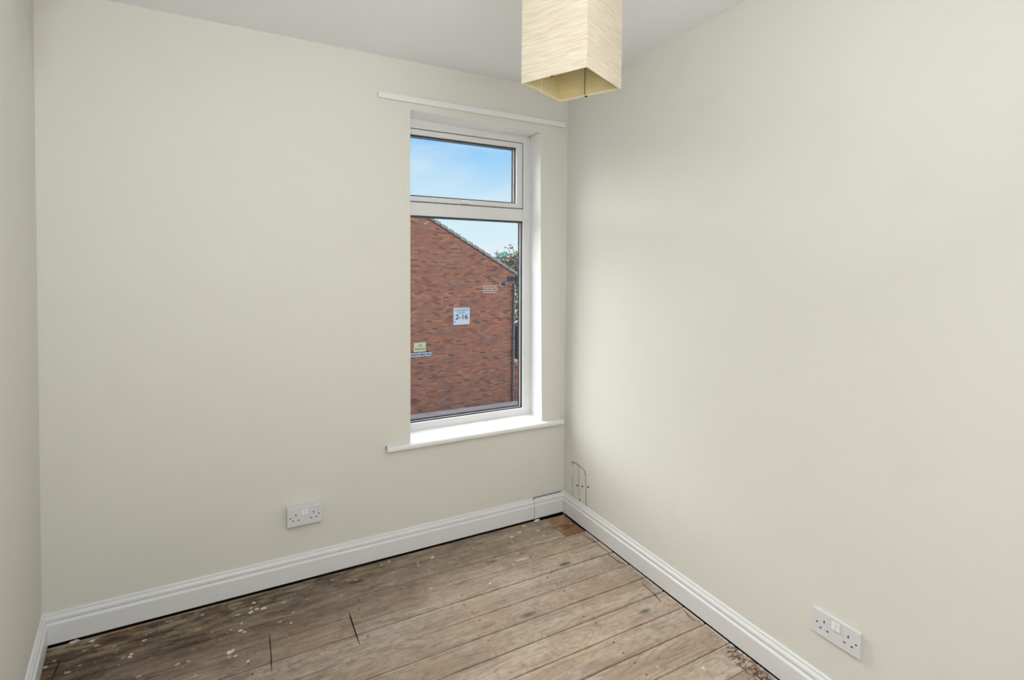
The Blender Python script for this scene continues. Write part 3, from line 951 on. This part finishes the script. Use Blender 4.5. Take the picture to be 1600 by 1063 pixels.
# ------------------------------------------------------------------ outside: street level and gable house
GZ = -4.80
struct(MB().box(-30, 45, 0.30, 70, GZ - 0.2, GZ).build('ground', ASPHALT))
GY = 16.1                          # face of the gable
EX, EZ = 8.36, 1.09                # right-hand wall edge, wall top at the eaves
SL = 0.5625
RX = 0.30                          # ridge
gz = lambda x: 1.046 + SL * (8.441 - abs(x - RX) - RX)      # underside of the verge
HO = empty('brick_house', (4.0, GY + 2, GZ))
tag(HO, 'red brick house end with a sloping tiled roof across the road', 'house')
mb = MB()
mb.prism([(2 * RX - EX, GZ), (EX, GZ), (EX, gz(EX) - 0.02), (RX, gz(RX) - 0.02), (2 * RX - EX, gz(EX) - 0.02)], 1, GY + 0.010, GY + 7.0)
mb.build('wall', MORTAR, HO)
BR_COL = [(0.687, 0.228, 0.123), (0.756, 0.268, 0.133), (0.62, 0.204, 0.128), (0.81, 0.31, 0.157), (0.538, 0.204, 0.142), (0.729, 0.221, 0.138), (0.593, 0.257, 0.151), (0.497, 0.233, 0.175), (0.661, 0.268, 0.175), (0.797, 0.257, 0.146)]
brng = random.Random(3)
CW, CH = 0.225, 0.075
cols = {}
cand = []
row = 0
z = GZ
while z < gz(RX):
    off = 0.0 if row % 2 == 0 else -CW / 2
    c = EX + off
    while c - CW > -0.4:
        x1 = min(c, EX); x0 = c - CW
        if x1 - x0 > 0.04:
            za, zb = z + 0.005, z + CH - 0.005
            if min(gz(x0), gz(x1)) > zb:
                cand.append((x0 + 0.005, x1 - (0.005 if x1 < EX else 0), za, zb))
            elif max(gz(x0), gz(x1)) > za + 0.02:
                cand.append((x0 + 0.005, x1 - 0.005, za, zb))
        c -= CW
    row += 1; z += CH


def brick_poly(x0, x1, za, zb):
    """brick face clipped by the roof line"""
    poly = [(x0, za), (x1, za), (x1, zb), (x0, zb)]
    out = []
    f = lambda p: gz(p[0]) - p[1]
    for i in range(4):
        p, q = poly[i], poly[(i + 1) % 4]
        fp, fq = f(p), f(q)
        if fp >= 0: out.append(p)
        if (fp >= 0) != (fq >= 0):
            t = fp / (fp - fq)
            out.append((p[0] + (q[0] - p[0]) * t, p[1] + (q[1] - p[1]) * t))
    return out


def brick_tint(x, z):
    b = brng.choice(BR_COL)
    k = brng.uniform(0.86, 1.12)
    if brng.random() < 0.13: k *= 0.62
    return tuple(min(1, v * k) for v in b)


CAMP = Vector((-1.6793, -2.4858, 1.4491))
full = [b for b in cand if b[1] - b[0] > 0.20 and gz(b[0]) > b[3] and gz(b[1]) > b[3] and b[0] > 4.02 and -4.0 < b[2] < 3.2]
full.sort(key=lambda b: (Vector(((b[0] + b[1]) / 2, GY, (b[2] + b[3]) / 2)) - CAMP).length)
single = set(full[:296])
stuff = MB()
var = []
for k in range(14):
    m = MB()
    m.prism([(-0.1075, 0.0), (0.1075, 0.0), (0.1075, CH - 0.010), (-0.1075, CH - 0.010)], 1, -0.001, 0.012, brick_tint(0, 0))
    ob = m.build('brick', BRICK, None, colattr=True, origin=(0, 0, 0))
    var.append(ob.data)
    bpy.data.objects.remove(ob)
hw = world_loc(HO)
for b in cand:
    dy = brng.uniform(-0.002, 0.002)
    if b in single:
        o = bpy.data.objects.new('brick', brng.choice(var))
        COL.objects.link(o)
        o.parent = HO
        o.location = Vector(((b[0] + b[1]) / 2, GY + dy, b[2])) - hw
    else:
        p = brick_poly(*b)
        if len(p) >= 3:
            stuff.prism(p, 1, GY - 0.001 + dy, GY + 0.012, brick_tint(b[0], b[2]))
so = stuff.build('brickwork', BRICK, HO, colattr=True); so['kind'] = 'stuff'
# side wall bricks are hidden; re-pointed patch with pale joints under the eaves
pm = MB()
for zz in (0.345, 0.430, 0.520, 0.605):
    pm.box(6.90, 7.53 if zz > 0.36 else 7.45, GY - 0.006, GY + 0.002, zz - 0.017, zz + 0.017)
for (xx, za, zb) in ((6.90, 0.345, 0.430), (7.20, 0.345, 0.430), (7.45, 0.345, 0.43), (7.05, 0.43, 0.52), (7.30, 0.43, 0.52), (7.53, 0.43, 0.52), (6.93, 0.52, 0.605), (7.42, 0.52, 0.605)):
    pm.box(xx - 0.013, xx + 0.013, GY - 0.006, GY + 0.002, za, zb)
o = pm.build('pointing', PALEMORTAR, HO); o['label'] = 'patch of fresh pale mortar joints'
# small pale mark high on the wall and a flue hole with a cement collar
MB().prism([(4.40, 2.965), (4.47, 2.975), (4.60, 3.045), (4.615, 3.075), (4.56, 3.065), (4.44, 2.995)], 1, GY - 0.02, GY + 0.001).build('wall_bracket', PALEMORTAR, HO)
MB().tube([(7.765, GY - 0.012, 0.68), (7.765, GY + 0.004, 0.68)], 0.112, 14).build('flue_collar', PALEMORTAR, HO)
MB().tube([(7.775, GY - 0.060, 0.685), (7.775, GY + 0.004, 0.685)], 0.088, 14).build('flue_pipe', DARKPVC, HO)
# roof: slabs, verge tiles stepping down the slope, gutter, eaves box and downpipe
sx = Vector((1, -SL)).normalized(); sn = Vector((SL, 1)).normalized()
for sgn in (1, -1):
    def P(d, h):
        q = Vector((RX, gz(RX))) + Vector((sx.x * sgn, sx.y)) * d + Vector((sn.x * sgn, sn.y)) * h
        return (q.x, q.y)
    Ls = (8.62 - RX) / sx.x
    MB().prism([P(0, 0.0), P(Ls, 0.0), P(Ls, 0.075), P(0, 0.075)], 1, GY + 0.02, GY + 7.2).build('roof_slope', ROOF, HO)
    nt = 31
    step = (8.52 - RX) / sx.x / nt
    for k in range(nt):
        d0 = k * step + 0.030; d1 = (k + 1) * step - 0.026
        MB().prism([P(d0, -0.012), P(d1, 0.002), P(d1, 0.112), P(d0, 0.092)], 1, GY - 0.055, GY + 0.16).build('verge_tile', VERGE, HO)
    MB().prism([P(0, -0.045), P(Ls - 0.15, -0.045), P(Ls - 0.15, -0.012), P(0, -0.012)], 1, GY - 0.035, GY + 0.1).build('undercloak', DARKPVC, HO)
gb = MB()
gb.tube([(8.64, GY - 0.04, 1.01), (8.64, GY + 7.1, 1.01)], 0.065, 10)
gb.build('gutter', GUTTER, HO)
MB().box(7.98, 8.60, GY - 0.03, GY + 7.0, 0.80, 0.985).build('eaves_box', DARKPVC, HO, bevel=0.01)
dpipe = MB().tube([(8.55, GY - 0.05, 0.95), (8.40, GY - 0.07, 0.83), (8.235, GY - 0.07, 0.70), (8.225, GY - 0.07, -1.6), (8.225, GY - 0.07, GZ + 0.05)], 0.038, 10).build('downpipe', DARKPVC, HO)
for zz in (0.4, -0.55, -1.55, -2.6, -3.7):
    MB().box(8.175, 8.275, GY - 0.115, GY, zz - 0.035, zz + 0.035).build('pipe_bracket', DARKPVC, dpipe)


def lettering(txt, size, x, z, y, mat, parent, width=None, name='lettering', bold=0.0):
    cu = bpy.data.curves.new('text', 'FONT')
    cu.body = txt; cu.size = size; cu.align_x = 'CENTER'; cu.align_y = 'CENTER'; cu.extrude = 0.0015; cu.offset = bold
    ob = bpy.data.objects.new('text', cu); COL.objects.link(ob)
    bpy.context.view_layer.update()
    me = bpy.data.meshes.new_from_object(ob.evaluated_get(bpy.context.evaluated_depsgraph_get()))
    xs = [v.co.x for v in me.vertices]; ys = [v.co.y for v in me.vertices]
    cxm, cym = (min(xs) + max(xs)) / 2, (min(ys) + max(ys)) / 2
    k = (width / (max(xs) - min(xs))) if width else 1.0
    for v in me.vertices:
        v.co = ((v.co.x - cxm) * k, -v.co.z, v.co.y - cym)
    bpy.data.objects.remove(ob); bpy.data.curves.remove(cu)
    me.materials.clear(); me.materials.append(mat)
    o = bpy.data.objects.new(name, me); COL.objects.link(o)
    o.parent = parent
    o.location = Vector((x, y, z)) - world_loc(parent)
    return o


YS = GY - 0.026
nb = empty('number_sign', (5.975, GY, -0.895)); tag(nb, 'white square sign reading 2-16 on the red brick wall', 'sign')
MB().prism([(5.637, -0.897), (6.315, -0.892), (6.312, -0.236), (5.635, -0.226)], 1, YS, GY - 0.003).build('board', SIGNWHITE, nb, bevel=0.004)
nb = nb.children[0]
lettering('GLENDEVS', 0.115, 5.975, -0.318, YS - 0.002, GREYINK, nb, 0.57)
lettering('COURT', 0.115, 5.965, -0.425, YS - 0.002, GREYINK, nb, 0.36)
lettering('2-16', 0.27, 5.975, -0.590, YS - 0.002, INK, nb, 0.52, bold=0.004)
MB().tube([(5.69, YS - 0.004, -0.785), (5.69, YS + 0.002, -0.785)], 0.022, 8).build('screw', INK, nb)
ys = empty('parking_sign', (4.285, GY, -1.843)); tag(ys, 'pale yellow sign forbidding parking on the brick wall', 'sign')
MB().prism([(4.045, -1.845), (4.525, -1.842), (4.518, -1.492), (4.055, -1.500)], 1, YS, GY - 0.003).build('board', SIGNYELLOW, ys, bevel=0.003)
ys = ys.children[0]
lettering('NO', 0.12, 4.300, -1.605, YS - 0.002, BROWNINK, ys, 0.15)
lettering('PARKING', 0.12, 4.290, -1.740, YS - 0.002, BROWNINK, ys, 0.40)
st = empty('street_nameplate', (4.30, GY, -2.03)); tag(st, 'narrow white street nameplate below the yellow sign', 'sign')
MB().prism([(3.86, -2.035), (4.745, -2.030), (4.745, -1.880), (3.86, -1.876)], 1, YS, GY - 0.003).build('board', SIGNGREY, st, bevel=0.003)
MB().ring(3.852, 4.755, -2.042, -1.870, (0.010, 0.012, 0.012, 0.008), YS - 0.004, GY - 0.003).build('frame', INK, st)
st = [c for c in st.children if c.name.startswith('board')][0]
lettering('NORTH FIELD RD', 0.105, 4.305, -1.955, YS - 0.002, INK, st, 0.80, bold=0.003)

# ------------------------------------------------------------------ beyond the house: pier, fence, trees
PI = empty('brick_pier', (9.2, 17.3, GZ)); tag(PI, 'tall brick gate pier with a pale cap beside the house', 'pier')
MB().box(8.985, 9.245, 17.2, 17.46, GZ, -2.86).build('shaft', MORTAR, PI)
prow = 0
zz = GZ
pb = MB()
while zz < -2.93:
    for (xa, xb) in (((8.98, 9.195), (9.205, 9.25)) if prow % 2 else ((8.98, 9.025), (9.035, 9.25))):
        pb.box(xa, xb, 17.19, 17.47, zz + 0.005, zz + CH - 0.005, brick_tint(xa, zz))
    zz += CH; prow += 1
o = pb.build('brickwork', BRICK, PI, colattr=True); o['kind'] = 'stuff'
MB().prism([(8.95, -2.86), (9.29, -2.86), (9.29, -2.80), (9.12, -2.71), (8.95, -2.80)], 1, 17.16, 17.50).build('cap', VERGE, PI)
FE = empty('timber_fence', (10.2, 18.0, GZ)); tag(FE, 'tall dark timber fence behind the brick pier', 'fence')
for k in range(14):
    xa = 9.25 + k * 0.15
    MB().box(xa, xa + 0.142, 18.0 + (k % 2) * 0.012, 18.03 + (k % 2) * 0.012, GZ, -1.35 + brng.uniform(-0.03, 0.03)).build('board', FENCEWOOD, FE)
for zz in (-1.9, -3.2, -4.4):
    MB().box(9.25, 11.35, 18.045, 18.10, zz - 0.05, zz + 0.05).build('rail', FENCEWOOD, FE)


def leaves(mb, centre, rad, n, size, r):
    for _ in range(n):
        while True:
            d = Vector((r.uniform(-1, 1), r.uniform(-1, 1), r.uniform(-1, 1)))
            if 0.25 < d.length < 1: break
        p = Vector(centre) + Vector((d.x * rad[0], d.y * rad[1], d.z * rad[2]))
        a = Vector((r.gauss(0, 1), r.gauss(0, 1), r.gauss(0, 0.7))).normalized()
        b = a.cross(Vector((r.gauss(0, 1), r.gauss(0, 1), r.gauss(0, 1)))).normalized()
        s = size * r.uniform(0.6, 1.3)
        mb.add([p - a * s, p - b * s * 0.5, p + a * s, p + b * s * 0.5], [(0, 1, 2, 3)])


def tree(name, base, top, clusters, label, leafmat, size, seed, group=None):
    r = random.Random(seed)
    root = empty(name, base); tag(root, label, 'tree', group)
    b = Vector(base); t = Vector(top)
    MB().tube([b, b.lerp(t, 0.4) + Vector((0.06, 0, 0)), b.lerp(t, 0.75), t], [0.16, 0.12, 0.07, 0.02], 8).build('trunk', BARK, root)
    brm = MB(); lm = MB()
    for (c, rad, n) in clusters:
        brm.tube([b.lerp(t, r.uniform(0.35, 0.7)), (b.lerp(t, 0.6) + Vector(c)) / 2, c], [0.05, 0.035, 0.012], 6)
        leaves(lm, c, rad, n, size, r)
    brm.build('branches', BARK, root)
    o = lm.build('foliage', leafmat, root); o['kind'] = 'stuff'
    return root


tree('leafy_tree', (13.4, 23.5, GZ), (13.4, 23.5, 2.0),
     [((12.6, 23.4, 1.55), (0.85, 0.8, 0.72), 1300), ((11.95, 23.3, 1.30), (0.60, 0.7, 0.72), 800), ((13.5, 23.7, 1.7), (1.0, 1.0, 0.85), 700),
      ((11.35, 23.4, 1.45), (0.50, 0.5, 0.40), 230), ((12.8, 23.4, 0.6), (1.0, 0.9, 0.8), 900), ((13.9, 23.7, 0.7), (1.2, 1.0, 1.0), 700),
      ((11.75, 23.3, 2.45), (0.30, 0.15, 0.07), 16), ((11.98, 23.3, 2.62), (0.16, 0.12, 0.06), 8), ((11.02, 23.3, 2.10), (0.14, 0.14, 0.18), 18)],
     'olive leafed tree rising behind the roof slope of the brick house', LEAF, 0.085, 5)
tree('leafy_tree', (11.6, 20.2, GZ), (11.6, 20.2, -0.2),
     [((11.0, 20.2, -0.25), (0.55, 0.6, 0.75), 420), ((11.6, 20.3, -0.1), (0.8, 0.7, 0.8), 700), ((11.0, 20.1, -1.4), (0.6, 0.6, 0.8), 600), ((12.2, 20.2, -1.2), (0.9, 0.7, 1.2), 700)],
     'dark green bushy tree below the gutter and behind the fence', LEAF2, 0.10, 6)
tree('distant_tree', (22.6, 45.0, GZ), (22.6, 45.0, 2.2),
     [((22.65, 45.0, 2.35), (0.60, 0.6, 0.50), 900), ((22.1, 45.0, 2.15), (0.5, 0.5, 0.40), 500), ((23.2, 45.0, 2.15), (0.5, 0.5, 0.40), 500), ((22.7, 45.0, 1.6), (1.0, 0.9, 0.5), 700)],
     'rounded blue green treetop far behind the olive tree', TEAL, 0.13, 8)
